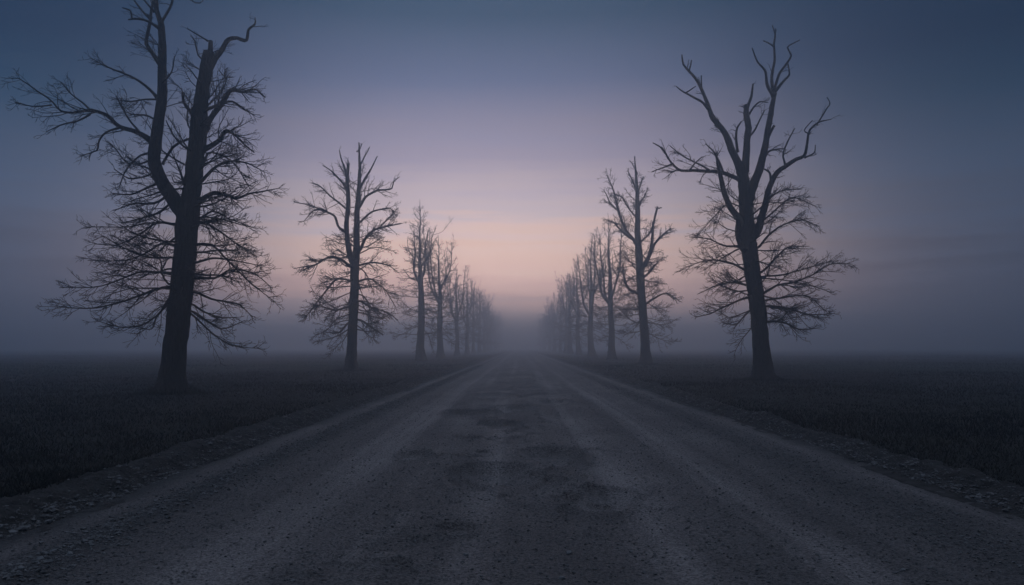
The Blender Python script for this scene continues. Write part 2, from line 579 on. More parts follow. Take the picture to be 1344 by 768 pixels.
for k, (px, py, w, lab) in enumerate(STONES):
    p = on_ground(px, py, 0.0)
    for _ in range(6):
        p = on_ground(px, py, float(ground_z(p[0], p[1])[0]))
    D = p[1]
    V, F = rock_shape(3, 100 + k)
    r = w * D / FPX * 0.5 * (1.1 if k else 1.2)
    th = random.uniform(-0.5, 0.5)
    c, s_ = math.cos(th), math.sin(th)
    V = np.stack([V[:, 0] * c - V[:, 1] * s_, V[:, 0] * s_ + V[:, 1] * c, V[:, 2]], -1) * r
    o = link('stone', mesh_from('stone', V, [F], M_STONE), loc=(p[0], p[1], p[2] + r * 0.22))
    o['label'] = lab
    o['category'] = 'stone'
    o['group'] = 'loose stones along the road'


# ------------------------------------------------------------------ trees
def tubes(P, Rd, k, cap=True):
    """P (M,n,3) points, Rd (M,n) radii -> V, F for M tubes with k sides"""
    M, n, _ = P.shape
    T = np.empty_like(P)
    T[:, 1:-1] = P[:, 2:] - P[:, :-2]
    T[:, 0] = P[:, 1] - P[:, 0]
    T[:, -1] = P[:, -1] - P[:, -2]
    T /= np.linalg.norm(T, axis=-1, keepdims=True) + 1e-9
    mt = np.abs(T).mean(1)
    ref = np.eye(3)[np.argmin(mt, axis=1)][:, None, :]
    U = np.cross(T, ref)
    U /= np.linalg.norm(U, axis=-1, keepdims=True) + 1e-9
    Vv = np.cross(T, U)
    an = np.arange(k) * 2 * math.pi / k
    ring = (U[:, :, None] * np.cos(an)[None, None, :, None] + Vv[:, :, None] * np.sin(an)[None, None, :, None])
    V = P[:, :, None] + ring * Rd[:, :, None, None]
    i = np.arange(M * n * k).reshape(M, n, k)
    j = np.roll(i, -1, axis=2)
    F = np.stack([i[:, :-1], j[:, :-1], j[:, 1:], i[:, 1:]], -1).reshape(-1, 4)
    caps = []
    if cap:
        caps = [i[:, -1].reshape(M, k), i[:, 0, ::-1].reshape(M, k)]
    return V.reshape(-1, 3), F, caps


def resample(pts, rad, n):
    pts = np.asarray(pts, float)
    rad = np.asarray(rad, float)
    d = np.concatenate([[0], np.cumsum(np.linalg.norm(np.diff(pts, axis=0), axis=1))])
    t = d / d[-1]
    # Catmull-like smoothing through cubic hermite per axis
    q = np.linspace(0, 1, n)

    def herm(v):
        m = np.gradient(v, t, axis=0)
        k = np.clip(np.searchsorted(t, q, side='right') - 1, 0, len(t) - 2)
        h = (t[k + 1] - t[k])
        s = (q - t[k]) / h
        if v.ndim > 1:
            s, h = s[:, None], h[:, None]
        return ((2 * s ** 3 - 3 * s ** 2 + 1) * v[k] + (s ** 3 - 2 * s ** 2 + s) * h * m[k] * 0.8
                + (-2 * s ** 3 + 3 * s ** 2) * v[k + 1] + (s ** 3 - s ** 2) * h * m[k + 1] * 0.8)
    return herm(pts), np.interp(q, t, rad)


def rand_perp(T, r, flat=0.0):
    a = r.normal(size=T.shape)
    a[:, 2] *= (1 - flat)
    a -= (a * T).sum(1, keepdims=True) * T
    return a / (np.linalg.norm(a, axis=1, keepdims=True) + 1e-9)


def grow(S, D, L, r0, r1, n, wander, trop, r, droop=0.0, pull=None, pk=0.0):
    """grow M branches from S along D; returns P (M,n,3), Rd (M,n)"""
    M = len(S)
    P = np.empty((M, n, 3))
    P[:, 0] = S
    d = D.copy()
    step = (L / (n - 1))[:, None]
    w = np.zeros((M, 3))
    for k in range(1, n):
        t = k / (n - 1)
        w = 0.55 * w + r.normal(size=(M, 3)) * wander
        d = d + w
        d[:, 2] += trop * (t - droop)
        if pull is not None:
            d = d + pull * pk
        d /= np.linalg.norm(d, axis=1, keepdims=True)
        P[:, k] = P[:, k - 1] + d * step
    t = np.linspace(0, 1, n)[None]
    Rd = r0[:, None] * (1 - t) ** 0.8 + r1 * (1 - (1 - t) ** 0.8)
    return P, Rd


def spawn(P, Rd, L, per_m, tmin, amin, amax, lf, r, flat=0.3, lmin=0.12, rf=0.6, up=0.0, cap_n=60, lmax=9, cmin=1, tpow=0.85):
    """children along parents: returns S, D, L, r0"""
    M, n, _ = P.shape
    cnt = np.clip((L * per_m * (1 - tmin) + r.random(M)).astype(int), cmin, cap_n)
    idx = np.repeat(np.arange(M), cnt)
    t = tmin + (1 - tmin) * r.random(len(idx)) ** tpow
    f = np.clip(t * (n - 1), 0, n - 1.001)
    k = f.astype(int)
    w = (f - k)[:, None]
    S = P[idx, k] * (1 - w) + P[idx, k + 1] * w
    T = P[idx, k + 1] - P[idx, k]
    T /= np.linalg.norm(T, axis=1, keepdims=True) + 1e-9
    a = np.radians(r.uniform(amin, amax, len(idx)))[:, None]
    D = T * np.cos(a) + rand_perp(T, r, flat) * np.sin(a)
    D[:, 2] += up
    D /= np.linalg.norm(D, axis=1, keepdims=True)
    CL = np.clip(L[idx] * lf * (1 - 0.82 * t) * r.uniform(0.55, 1.35, len(idx)), lmin, lmax)
    pr = Rd[idx, k] * (1 - w[:, 0]) + Rd[idx, k + 1] * w[:, 0]
    return S, D, CL, pr * rf


def plen(P):
    return np.linalg.norm(np.diff(P, axis=1), axis=2).sum(1)


class Tree:
    def __init__(self, seed, twig):
        self.r = np.random.default_rng(seed)
        self.twig = twig
        self.trunk = None
        self.limbs = []      # list of (P, R) thick scaffold limbs
        self.fine = []       # list of (P (M,n,3), R (M,n), sides)
        self.parents = []    # polylines that carry twigs: (P, R, L, density)

    def set_trunk(self, pts, rad, n=40):
        P, Rd = resample(pts, rad, n)
        P[1:-1] += self.r.normal(0, 0.012, (n - 2, 3)) * np.array([1, 1, 0])
        self.trunk = (P, Rd)

    def limb(self, pts, rad, n=18, twiggy=0.5):
        pts, rad = self.root_in(pts, rad)
        P, Rd = resample(pts, rad, n)
        L = plen(P[None])[0]
        j = self.smooth(n) * np.minimum(0.016 * L, 0.06)
        j[0] = 0
        P = P + j
        Rd = Rd * (1 + 0.03 * self.r.normal(size=n))
        Rd[0] *= 1.25
        self.limbs.append((P, Rd))
        self.parents.append((P, Rd, L, twiggy))

    def smooth(self, n):
        m = max(3, n // 3)
        q = self.r.normal(0, 1, (m, 3))
        t = np.linspace(0, m - 1, n)
        return np.stack([np.interp(t, np.arange(m), q[:, k]) for k in range(3)], -1) * np.linspace(0.2, 1, n)[:, None]

    def root_in(self, pts, rad):
        """let a branch that starts at the bark start at the heart of the trunk"""
        P, Rd = self.trunk
        p = np.asarray(pts[0], float)
        z = p[2] - 0.12
        if P[0, 2] < z < P[-1, 2]:
            ax = np.array([np.interp(z, P[:, 2], P[:, 0]), np.interp(z, P[:, 2], P[:, 1]), z])
            R0 = float(np.interp(z, P[:, 2], Rd))
            d = float(np.hypot(p[0] - ax[0], p[1] - ax[1]))
            if 0.4 * R0 < d < 1.9 * R0:
                return [ax, *pts], [rad[0] * 1.1, *rad]
        return pts, rad

    def bough(self, pts, rad, n=14, twiggy=1.0):
        """a traced long side branch (goes into the crown)"""
        pts, rad = self.root_in(pts, rad)
        P, Rd = resample(pts, rad, n)
        L = plen(P[None])[0]
        j = self.smooth(n) * 0.016 * L
        j[0] = 0
        P = P + j
        Rd = np.maximum(Rd, self.twig)
        Rd[0] *= 1.3
        self.fine.append((P[None], Rd[None], 7))
        self.parents.append((P, Rd, L, twiggy))

    def trunk_boughs(self, z0, z1, count, length, elev, r0=0.05, trop=0.10):
        """procedural side branches round the trunk between two heights"""
        r = self.r
        P, Rd = self.trunk
        hz = P[:, 2]
        z = z0 + (z1 - z0) * (np.arange(count) + r.random(count)) / count
        S = np.stack([np.interp(z, hz, P[:, k]) for k in range(3)], -1)
        S[:, 2] = z
        ph = np.arange(count) * 2.39996 + r.uniform(-0.5, 0.5, count)
        tt = (z - z0) / (z1 - z0)
        el = np.radians(np.interp(tt, [0, 1], elev) + r.normal(0, 9, count))
        D = np.stack([np.cos(ph) * np.cos(el), np.sin(ph) * np.cos(el), np.sin(el)], -1)
        Lh = np.array([length(q) for q in tt]) * r.uniform(0.72, 1.15, count)
        rr = r0 * (0.7 + 0.5 * r.random(count))
        B, BR = grow(S, D, Lh, rr, self.twig, 12, 0.085, trop, r, 0.35)
        self.fine.append((B, BR, 6))
        for k in range(count):
            self.parents.append((B[k], BR[k], Lh[k], 1.0))

    def outward(self, S):
        """unit vectors pointing away from the trunk axis, a little upwards"""
        P = self.trunk[0]
        ax = np.stack([np.interp(S[:, 2], P[:, 2], P[:, k]) for k in (0, 1)], -1)
        v = np.zeros_like(S)
        v[:, :2] = S[:, :2] - ax
        v /= np.linalg.norm(v, axis=1, keepdims=True) + 1e-6
        v[:, 2] = 0.12
        return v

    def twigs(self, d2=5.0, d3=7.0, d4=5.0, lf2=0.5, max2=1.9):
        r = self.r
        groups = {}
        for (P, Rd, L, tw) in self.parents:
            groups.setdefault((len(P), tw), []).append((P, Rd, L))
        S2 = []
        for (n, tw), lst in groups.items():
            if tw <= 0:
                continue
            P = np.stack([q[0] for q in lst])
            Rd = np.stack([q[1] for q in lst])
            L = np.array([q[2] for q in lst])
            tmin = 0.16 if tw >= 1 else 0.2
            S2.append(spawn(P, Rd, L, d2 * tw, tmin, 28, 62, lf2, r, flat=0.1, lmin=0.35, rf=0.45, up=0.0, lmax=max2 if tw > 0.3 else 0.5, cmin=0, tpow=0.75))
        S, D, L, r0 = [np.concatenate(x) for x in zip(*S2)]
        r0 = np.clip(r0, self.twig * 1.15, self.twig * 3.0)
        P2, R2 = grow(S, D, L, r0, self.twig * 0.8, 10, 0.065, 0.05, r, 0.5, self.outward(S), 0.06)
        self.fine.append((P2, R2, 4))
        S, D, L3, r0 = spawn(P2, R2, L, d3, 0.14, 28, 58, 0.6, r, flat=0.05, lmin=0.2, rf=0.6, up=0.02, lmax=0.95)
        r0 = np.clip(r0, self.twig * 0.9, self.twig * 1.5)
        P3, R3 = grow(S, D, L3, r0, self.twig * 0.65, 7, 0.07, 0.05, r, 0.4, self.outward(S), 0.04)
        self.fine.append((P3, R3, 3))
        if d4 > 0:
            S, D, L4, r0 = spawn(P3, R3, L3, d4, 0.2, 22, 48, 0.6, r, flat=0.05, lmin=0.12, rf=0.8, up=0.03, cap_n=4, lmax=0.45)
            r0 = np.full(len(S), self.twig * 0.75)
            P4, R4 = grow(S, D, L4, r0, self.twig * 0.5, 5, 0.08, 0.05, r, 0.3, self.outward(S), 0.03)
            self.fine.append((P4, R4, 3))

    def meshes(self, base):
        r = self.r
        out = {}
        P, Rd = self.trunk
        k = 22
        n = len(P)
        # a root flare and lumpy bark on the trunk
        V, F, caps = tubes(P[None], Rd[None], k)
        V = V.reshape(n, k, 3)
        an = np.arange(k) * 2 * math.pi / k
        zz = (P[:, 2] - P[0, 2])
        fl = np.exp(-zz / (Rd[0] * 1.5)) * 0.62
        lob = 0.35 + 0.65 * (0.5 + 0.5 * np.sin(an * 5 + r.uniform(0, 6)) * np.sin(an * 2 + r.uniform(0, 6)))
        lump = 0.07 * fbm(np.repeat(an[None] * 1.3, n, 0), zz[:, None] * 1.1 / 1 + np.zeros((1, k)), 3, 300 + int(r.integers(99)))
        sc_ = 0.95 + fl[:, None] * lob[None] * 1.25 + lump
        V = P[:, None] + (V - P[:, None]) * sc_[:, :, None]
        out['trunk'] = mesh_from('trunk', V.reshape(-1, 3) - base, [F, *caps], M_BARK)
        out['limb'] = []
        for (P, Rd) in self.limbs:
            V, F, caps = tubes(P[None], Rd[None], 10)
            V = V + r.normal(0, 1, V.shape) * 0.03 * np.repeat(Rd, 10)[:, None]
            out['limb'].append(mesh_from('limb', V - base, [F, *caps], M_BARK))
        Vs, Fs, off = [], {}, 0
        for (P, Rd, k) in self.fine:
            V, F, caps = tubes(P, Rd, k)
            Vs.append(V)
            for f in [F, *caps]:
                Fs.setdefault(f.shape[1], []).append(f + off)
            off += len(V)
        out['crown'] = mesh_from('crown', np.concatenate(Vs) - base, [np.concatenate(f) for f in Fs.values()], M_TWIG)
        return out


def place_tree(mesh, loc, label, rotz=0.0, scale=(1, 1, 1), group='bare trees lining the road'):
    t = bpy.data.objects.new('bare_tree', None)
    COL.objects.link(t)
    t.location = loc
    t.rotation_euler = (0, 0, rotz)
    t.scale = scale
    t.empty_display_size = 0.5
    t['label'] = label
    t['category'] = 'tree'
    t['group'] = group
    link('trunk', mesh['trunk'], t)
    for m in mesh['limb']:
        link('limb', m, t)
    link('crown', mesh['crown'], t)
    return t


def tracer(D):
    """pixel path -> points and radii; items (px, py, width px[, depth offset])"""
    def f(path, d0=0.0, d1=0.0):
        pts, rad = [], []
        n = len(path)
        for i, q in enumerate(path):
            dd = d0 + (d1 - d0) * (i / max(1, n - 1))
            pts.append(at(q[0], q[1], D + dd))
            rad.append(q[2] * 0.5 * (D + dd) / FPX)
        return pts, rad
    return f


def zt(path, s, ox, oy):
    """zoomed-view coordinates -> photo pixels"""
    return [(ox + q[0] / s, oy + q[1] / s, q[2] / s * 0.92) for q in path]


# ---- the near tree of the left row
def tree_left_near():
    D = 28.6
    tr = tracer(D)
    T = Tree(11, 0.0075)
    Z1 = lambda p: zt(p, 2.845, 0, 0)
    Z2 = lambda p: zt(p, 2.6475, 0, 250)
    T.set_trunk(*tr([(224, 520, 33), (226, 492, 30.5), (231, 446, 30.5), (236, 401, 31), (240, 362, 30.5), (243.6, 325, 30), (246, 290, 31), (249, 272, 29),
                     (251, 260, 25), (255, 218, 24), (260, 176, 23.5), (263, 140, 20.5), (267, 112, 18.5), (271, 88, 18), (273, 72, 15.5), (274, 68, 15)]), n=64)
    # left leader
    T.limb(*tr([(243, 285, 20), (226, 258, 19), (214, 242, 18), (203, 213, 16.5), (205, 190, 16), (210, 155, 14), (212.6, 116, 12.5), (212.6, 84, 11), (213.4, 46, 9.5),
                (210, 30, 8), (203, 17, 6.5), (203, 0, 5.5), (206, -22, 4), (201, -48, 2.5), (206, -66, 1.4)], 0, -1.6), n=44, twiggy=0.35)
    T.limb(*tr([(210, 84, 6), (200, 70, 5.5), (191.6, 58, 5), (195, 38, 4.5), (198.6, 18, 4), (204, 2, 3), (210, -18, 2)], -0.9, -0.3), twiggy=0.15)
    T.limb(*tr([(212, 40, 4.5), (200, 31, 3.6), (190, 26, 3.2), (176, 23.5, 2.8), (167, 24.5, 2)], -1.1, -1.8), n=10, twiggy=0.05)
    T.limb(*tr([(173, 23.5, 2.4), (171, 14, 2.2), (166, 12, 2), (160, 10, 1.4)], -1.7, -2.0), n=8, twiggy=0.05)
    T.limb(*tr([(196, 24, 3), (186, 13, 2.6), (176, 2, 2.2), (168, -10, 1.4)], -0.5, 0.4), n=8, twiggy=0.1)
    T.limb(*tr([(203, 16, 3), (195, 7, 2.6), (188, -2, 2), (180, -20, 1.2)], -1.2, -1.8), n=8, twiggy=0.1)
    T.limb(*tr([(211, 30, 4), (224, 8, 3.4), (233, -14, 3), (243, -12, 2.4), (252, 2, 2), (262, 5, 1.6), (269, 1, 1.2)], -1.2, -0.2), n=14, twiggy=0.15)
    # broken top and the crooked right arm
    T.limb(*tr([(275, 76, 8), (276, 66, 7), (276, 54, 5.5)], 0, 0), n=6, twiggy=0)
    T.limb(*tr([(274, 92, 10), (280, 79, 9), (288, 67, 7.5), (299, 51.5, 6), (311, 52, 5.4), (321.6, 54.5, 4.6), (328, 41, 3.6), (338, 32, 2.6), (332, 21, 1.2)], 0, 0.9), n=30, twiggy=0.12)
    T.bough(*tr([(273, 54, 2.4), (260, 46, 2), (246, 37, 1.2)], 0, -0.7), n=8, twiggy=0.4)
    T.bough(*tr([(262, 76, 2.4), (258, 64, 2), (255, 52, 1.6), (250, 46, 1)], 0, 0.5), n=8, twiggy=0.5)
    # right limbs
    T.limb(*tr([(268, 172, 9), (274, 160, 8), (281, 150, 7.4), (293.5, 133.6, 7), (302, 118, 6), (310, 118, 4.8), (318, 121, 3.6), (334, 120, 2.2), (350, 125, 1.2)], 0.2, -1.0), n=24, twiggy=0.8)
    T.bough(*tr([(268, 146, 5), (286, 139, 4), (304, 134, 3), (322, 145, 2.2), (335, 152, 1.2)], -0.2, 1.0), twiggy=1)
    T.limb(*tr([(266, 197, 8), (277, 191, 7), (286.5, 184.5, 6), (297, 170.5, 4), (308, 176, 3.2), (322, 192, 2.4), (333, 200, 1.6)], 0, -1.2), n=20, twiggy=1)
    T.limb(*tr([(258, 268, 8.5), (268, 261, 7), (281, 254, 6), (299, 257, 5), (310, 262, 4), (332, 254, 2.6), (350, 250, 1.8), (366, 247, 1)], 0.1, 1.2), n=20, twiggy=1)
    T.bough(*tr([(262, 240, 5), (280, 222, 4), (300, 212, 3), (325, 214, 2), (345, 224, 1)], -0.2, -1.6), twiggy=1)
    T.bough(*tr([(261, 225, 4), (277, 200, 3.2), (292, 205, 2.4), (318, 232, 1.8), (330, 245, 1)], 0, 1.6), twiggy=1)
    T.limb(*tr([(258, 162, 5), (249, 146, 4.5), (241, 135, 4), (239, 120, 3.4)], 0, -0.5), n=10, twiggy=0.5)
    T.bough(*tr([(213, 216, 4), (228, 193, 3.6), (240, 186, 3.4), (250, 182, 3.4)], -0.1, 0.0), twiggy=0.5)
    T.bough(*tr([(246, 196, 3), (232, 184, 2.2), (224, 172, 1.8), (218, 160, 1.2)], 0, -0.9), twiggy=0.8)
    T.bough(*tr([(262, 148, 2.6), (290, 122, 2), (298, 106, 1.6), (288, 92, 1.2)], 0, 0.9), twiggy=1)
    # the long left arm
    T.limb(*tr([(204, 192, 9), (197, 183, 7.5), (176, 172, 6), (158, 167, 5.5), (140.6, 153, 5), (119.5, 147, 4.4), (95, 147.6, 3.2), (75.6, 142, 2.6), (65, 130, 2.2), (46, 118, 1.8), (26, 101, 1)], -0.3, -2.2), n=34, twiggy=0.75)
    T.bough(*tr([(68, 138, 2.2), (56, 140, 1.9), (46, 141, 1.6), (32, 138, 1.3), (19, 134, 1)], -1.9, -2.2), twiggy=1)
    T.bough(*tr([(121, 147, 3), (112, 138, 2.6), (102, 130, 2.2), (90, 118, 1.6), (76, 108, 1)], -1.2, -0.5), twiggy=1)
    T.bough(*tr([(118, 150, 3), (103, 158, 2.4), (88, 162, 2), (74, 167, 1.6), (60, 172, 1)], -1.3, -2.2), twiggy=1)
    T.bough(*tr([(156, 168, 3.2), (140, 174, 2.8), (130, 186, 2.4), (126, 197, 1.9), (116, 201, 1.5), (104, 206, 1)], -0.9, -1.6), twiggy=1)
    T.bough(*tr([(188, 178, 3), (172, 160, 2.6), (158, 140, 2.2), (150, 126, 1.4)], -0.5, 0.5), twiggy=1)
    T.bough(*tr([(206, 128, 4.5), (191.6, 114, 3.6), (180, 106, 3.2), (169, 100, 2.8), (148, 91, 2.2), (134, 84, 1.6), (120, 75, 1)], -0.6, -1.8), twiggy=1)
    T.bough(*tr([(208, 130, 3), (190, 130, 2.4), (170, 134, 2), (152, 132, 1.2)], -0.6, 0.8), twiggy=1)
    T.bough(*tr([(209, 160, 3), (192, 152, 2.4), (174, 150, 1.8), (160, 146, 1.2)], -0.4, 0.9), twiggy=1)
    T.bough(*tr([(213, 110, 2.4), (226, 92, 1.8), (230, 74, 1.2)], -0.8, -1.4), twiggy=0.8)
    T.bough(*tr([(213, 90, 2.4), (205, 76, 1.8), (196, 66, 1.2)], -0.8, -0.2), twiggy=0.6)
    T.bough(*tr([(200, 208, 3), (186, 214, 2.4), (166, 214, 2), (152, 196, 1.6), (140, 186, 1)], -0.3, 0.9), twiggy=1)
    T.bough(*tr([(206, 224, 3), (190, 232, 2.4), (170, 234, 2), (152, 222, 1.2)], -0.2, -1.2), twiggy=1)
    for p, d in (([(212, 238, 4), (194, 246, 3), (172, 256, 2.2), (146, 254, 1.2)], 0.8), ([(222, 256, 4), (202, 268, 3), (176, 268, 2.2), (150, 276, 1.2)], -1.0),
                 ([(226, 268, 4), (208, 280, 3), (184, 288, 2.2), (158, 296, 1.2)], 1.3), ([(202, 200, 3.4), (184, 204, 2.6), (164, 226, 2), (158, 244, 1.2)], -0.5),
                 ([(208, 232, 3.4), (196, 222, 2.6), (180, 216, 1.8), (168, 204, 1.2)], 1.4), ([(246, 250, 4), (240, 232, 3), (232, 214, 2), (226, 200, 1.2)], -0.8)):
        T.bough(*tr(p, -0.1, d), twiggy=1)
    # lower boughs
    for p, d in (
        ([(600, 118, 11), (545, 110, 9), (490, 150, 7), (420, 190, 5), (320, 188, 2.5)], -1.0),
        ([(560, 112, 8), (500, 112, 6), (450, 128, 5), (305, 132, 2.5)], 0.7),
        ([(604, 190, 11), (560, 180, 9), (500, 215, 7), (440, 240, 5), (300, 236, 2.5)], 1.0),
        ([(608, 290, 12), (560, 285, 9), (490, 280, 8), (440, 300, 6), (350, 335, 4.5), (215, 338, 2.5)], -1.6),
        ([(596, 335, 12), (500, 360, 9), (430, 385, 7), (330, 408, 5), (195, 402, 2.5)], 0.4),
        ([(585, 380, 10), (560, 420, 8), (500, 462, 6), (420, 470, 4), (330, 452, 2.5)], -1.2),
        ([(590, 330, 8), (560, 290, 7), (555, 240, 5), (480, 190, 3.5), (420, 160, 2.5)], 1.4),
        ([(590, 400, 9), (540, 440, 7), (530, 480, 4), (470, 470, 2.5)], 1.2),
        ([(690, 110, 10), (760, 140, 8), (830, 190, 5), (900, 238, 2.5)], -1.2),
        ([(690, 100, 9), (740, 70, 7), (800, 100, 5), (880, 128, 2.5)], 1.2),
        ([(680, 188, 11), (740, 190, 9), (780, 230, 7), (850, 300, 5), (955, 392, 2.5)], 0.5),
        ([(680, 305, 12), (750, 305, 9), (790, 280, 7), (870, 295, 5), (945, 350, 2.5)], -1.4),
        ([(685, 250, 10), (740, 235, 8), (800, 240, 6), (910, 262, 2.5)], 1.4),
        ([(665, 352, 10), (740, 380, 8), (830, 400, 5), (885, 442, 2.5)], 0.9),
        ([(660, 420, 9), (720, 450, 7), (780, 480, 5), (845, 460, 2.5)], -0.9),
        ([(660, 395, 9), (700, 420, 7), (760, 440, 5), (830, 440, 2.5)], 1.6),
    ):
        T.bough(*tr(Z2(p), 0, d), twiggy=1)
    b = T.trunk[0][0].copy()
    z0 = T.trunk[0][0][2]
    T.trunk_boughs(z0 + 3.1, z0 + 8.2, 34, lambda t: 3.0 - 0.8 * t, (-10, 25), 0.045)
    T.trunk_boughs(z0 + 8.0, z0 + 12.2, 14, lambda t: 2.2 - 1.2 * t, (15, 45), 0.03)
    T.twigs(7.0, 6.8, 4.2, 0.5, 1.35)
    base = np.array([b[0], b[1], 0.0])
    return T.meshes(base), base


# ---- the near tree of the right row
def tree_right_near():
    D = 41.0
    tr = tracer(D)
    T = Tree(23, 0.0090)
    Z5 = lambda p: zt(p, 2.953, 840, 20)
    Z6 = lambda p: zt(p, 2.843, 860, 240)
    T.set_trunk(*tr([(1003, 499, 24), (1001, 475, 22.5), (999, 451, 22), (995, 409, 22), (990, 373, 22.5), (984.5, 335, 21.5), (981, 303, 20), (979, 270, 18.5), (976.5, 245, 16.5), (974.5, 224, 14)]), n=56)
    # left antler
    T.limb(*tr([(975, 236, 12), (968, 212, 11), (960, 196, 9.5), (950, 174, 8), (936.5, 155.5, 7), (928, 137, 5.4), (919.6, 116.5, 4.2), (906, 96, 3.4), (901, 88, 2.8), (897, 79, 2.4), (894, 71, 1.7)], 0, -1.2), n=34, twiggy=0.12)
    T.limb(*tr([(904, 94, 2.6), (906, 87, 2.2), (907.7, 79, 1.6)], -1.1, -0.8), n=6, twiggy=0)
    T.limb(*tr([(921, 119, 2.8), (920.5, 109, 2.2), (919.6, 99.6, 1.6)], -0.9, -0.4), n=6, twiggy=0)
    T.limb(*tr([(930, 143, 4), (921, 133, 3.4), (908, 127, 2.8), (896, 121.6, 2.2), (887, 114, 1.4)], -0.8, -1.8), n=12, twiggy=0.12)
    T.bough(*tr([(900, 122, 2), (908, 117, 1.8), (913, 113, 1.2)], -1.5, -1.9), n=6, twiggy=0.1)
    # broken middle leader
    T.limb(*tr([(976, 234, 12), (978.5, 214, 10), (980.5, 189, 9), (979.5, 155.5, 8), (978, 137, 6)], 0.1, 0.6), n=22, twiggy=0.3)
    T.limb(*tr([(979.5, 152, 5), (982, 141, 4.4), (985.5, 130, 3.8), (988, 111, 2.6)], 0.5, 0.9), n=12, twiggy=0.05)
    T.bough(*tr([(983, 150, 3), (990, 139, 2.6), (997.5, 133, 2.2), (1008, 135, 1.4)], 0.5, 1.3), n=10, twiggy=0.5)
    T.bough(*tr([(968, 200, 4), (966, 180, 3.4), (968, 168, 2.8), (974, 160, 1.8)], 0.2, -0.6), n=10, twiggy=0.4)
    T.bough(*tr([(981, 182, 3.4), (990, 172, 2.6), (999, 155, 2), (1004, 146, 1.4)], 0.4, 1.2), n=10, twiggy=0.4)
    # right leader with its crown of tines
    T.limb(*tr([(981, 268, 14), (985.5, 253.7, 13), (992, 236.7, 11.5), (1001, 203, 9.2), (1006, 176, 8), (1012, 148.7, 7.4), (1015.4, 122, 6)], 0, -0.4), n=30, twiggy=0.15)
    T.limb(*tr([(1015, 127, 4.8), (1006, 110, 4), (1004, 93, 3.4), (994, 81, 2.6), (987, 64, 1.6)], -0.4, -1.4), n=16, twiggy=0.05)
    T.limb(*tr([(1015.2, 124, 4.8), (1012.7, 104.7, 4), (1016, 81, 3.4), (1016, 57, 2.9), (1017, 44, 2.4), (1013.4, 31, 1.4)], -0.4, 0.6), n=22, twiggy=0.05)
    T.limb(*tr([(1015.5, 61, 2.4), (1008, 56.5, 2), (1002, 54, 1.4)], 0.2, -0.2), n=6, twiggy=0)
    T.limb(*tr([(1016, 122, 4.4), (1024.6, 111.4, 3.8), (1031, 104, 3.3), (1036.4, 98, 2.8), (1035.7, 84, 1.6)], -0.4, 0.3), n=14, twiggy=0.05)
    T.limb(*tr([(1015.5, 120, 4.2), (1024.6, 94, 3.5), (1032, 84, 3), (1038, 74, 2.7), (1034.7, 60.6, 2.1), (1041, 56, 1.8), (1048, 51, 1.3)], -0.4, -1.0), n=20, twiggy=0.05)
    T.limb(*tr([(1017, 44, 2), (1018.5, 40, 1.6), (1018, 37, 1.2)], 0.5, 0.6), n=5, twiggy=0)
    T.limb(*tr([(1007, 182, 4.6), (1011, 174, 4.2), (1016.5, 165, 3.6)], -0.2, -0.7), n=6, twiggy=0)
    T.bough(*tr([(1002, 210, 3.6), (1009, 199, 3), (1020, 196, 2.4), (1030, 194, 1.4)], -0.2, 0.8), n=10, twiggy=0.6)
    # right lower arm
    T.limb(*tr([(988, 312, 11), (996, 296, 10), (1001, 281, 9.4), (1007.6, 257, 8.2), (1016, 236.7, 7.2), (1024.6, 223, 6.2), (1040, 213, 5.2), (1055, 206, 4.4), (1060, 186, 3.5), (1063.5, 169, 2.8), (1077, 160.5, 2), (1091, 157, 1.2)], 0, -1.4), n=36, twiggy=0.25)
    T.limb(*tr([(1072, 164, 2.2), (1080, 152, 2), (1085, 143, 1.8), (1089, 137, 1.6), (1085.5, 128, 1.2)], -1.2, -0.7), n=12, twiggy=0.1)
    T.bough(*tr([(1056, 207, 2.6), (1063, 204, 2.2), (1069, 200, 1.8), (1070, 190, 1.2)], -1.1, -1.7), n=8, twiggy=0.3)
    T.bough(*tr([(1031, 217, 3), (1027.5, 204.5, 2.6), (1034, 186, 2.2), (1043, 170, 1.3)], -0.6, 0.3), n=10, twiggy=0.5)
    T.bough(*tr([(1063, 176, 2), (1056, 172, 1.6), (1066, 158, 1.2)], -1.2, -1.5), n=8, twiggy=0.3)
    T.bough(*tr([(1012, 240, 3.6), (1010, 226, 3), (1003, 222, 2)], -0.3, 0.4), n=8, twiggy=0.5)
    # left lower arm and the long level branch
    T.limb(*tr([(978, 312, 10), (971, 288, 9), (958.5, 271.6, 8), (950, 253.7, 7), (945, 228, 5.6), (941.6, 203, 2.6)], 0, -0.8), n=22, twiggy=0.5)
    T.limb(*tr([(977, 330, 8), (970, 315, 7.6), (968, 305, 7), (970, 290, 6)], -0.2, -0.1), n=10, twiggy=0)
    T.limb(*tr([(975, 240, 7.5), (967, 234, 6.2), (951.7, 228, 5.4), (931.4, 225, 4.8), (909, 225, 4), (891, 223, 3.4), (880.6, 213, 2.9), (870.5, 198, 2.2), (857, 189, 1.3)], 0, -1.5), n=28, twiggy=0.35)
    T.bough(*tr([(882, 215, 2.4), (875, 218, 2), (869, 220, 1.8), (855, 225, 1.1)], -1.3, -1.8), n=8, twiggy=0.4)
    T.bough(*tr([(931, 224, 3), (921, 217, 2.6), (913, 213, 2.3), (896, 204.6, 1.8), (879, 192.7, 1.2)], -0.7, 0.3), n=12, twiggy=0.7)
    T.bough(*tr([(950, 229, 3.2), (945, 214, 2.8), (938, 200, 2.4), (926, 188, 1.4)], -0.6, -1.4), n=10, twiggy=0.8)
    T.bough(*tr([(955, 188, 3), (945, 170, 2.2), (936, 165, 1.6)], -0.3, 0.8), n=8, twiggy=0.5)
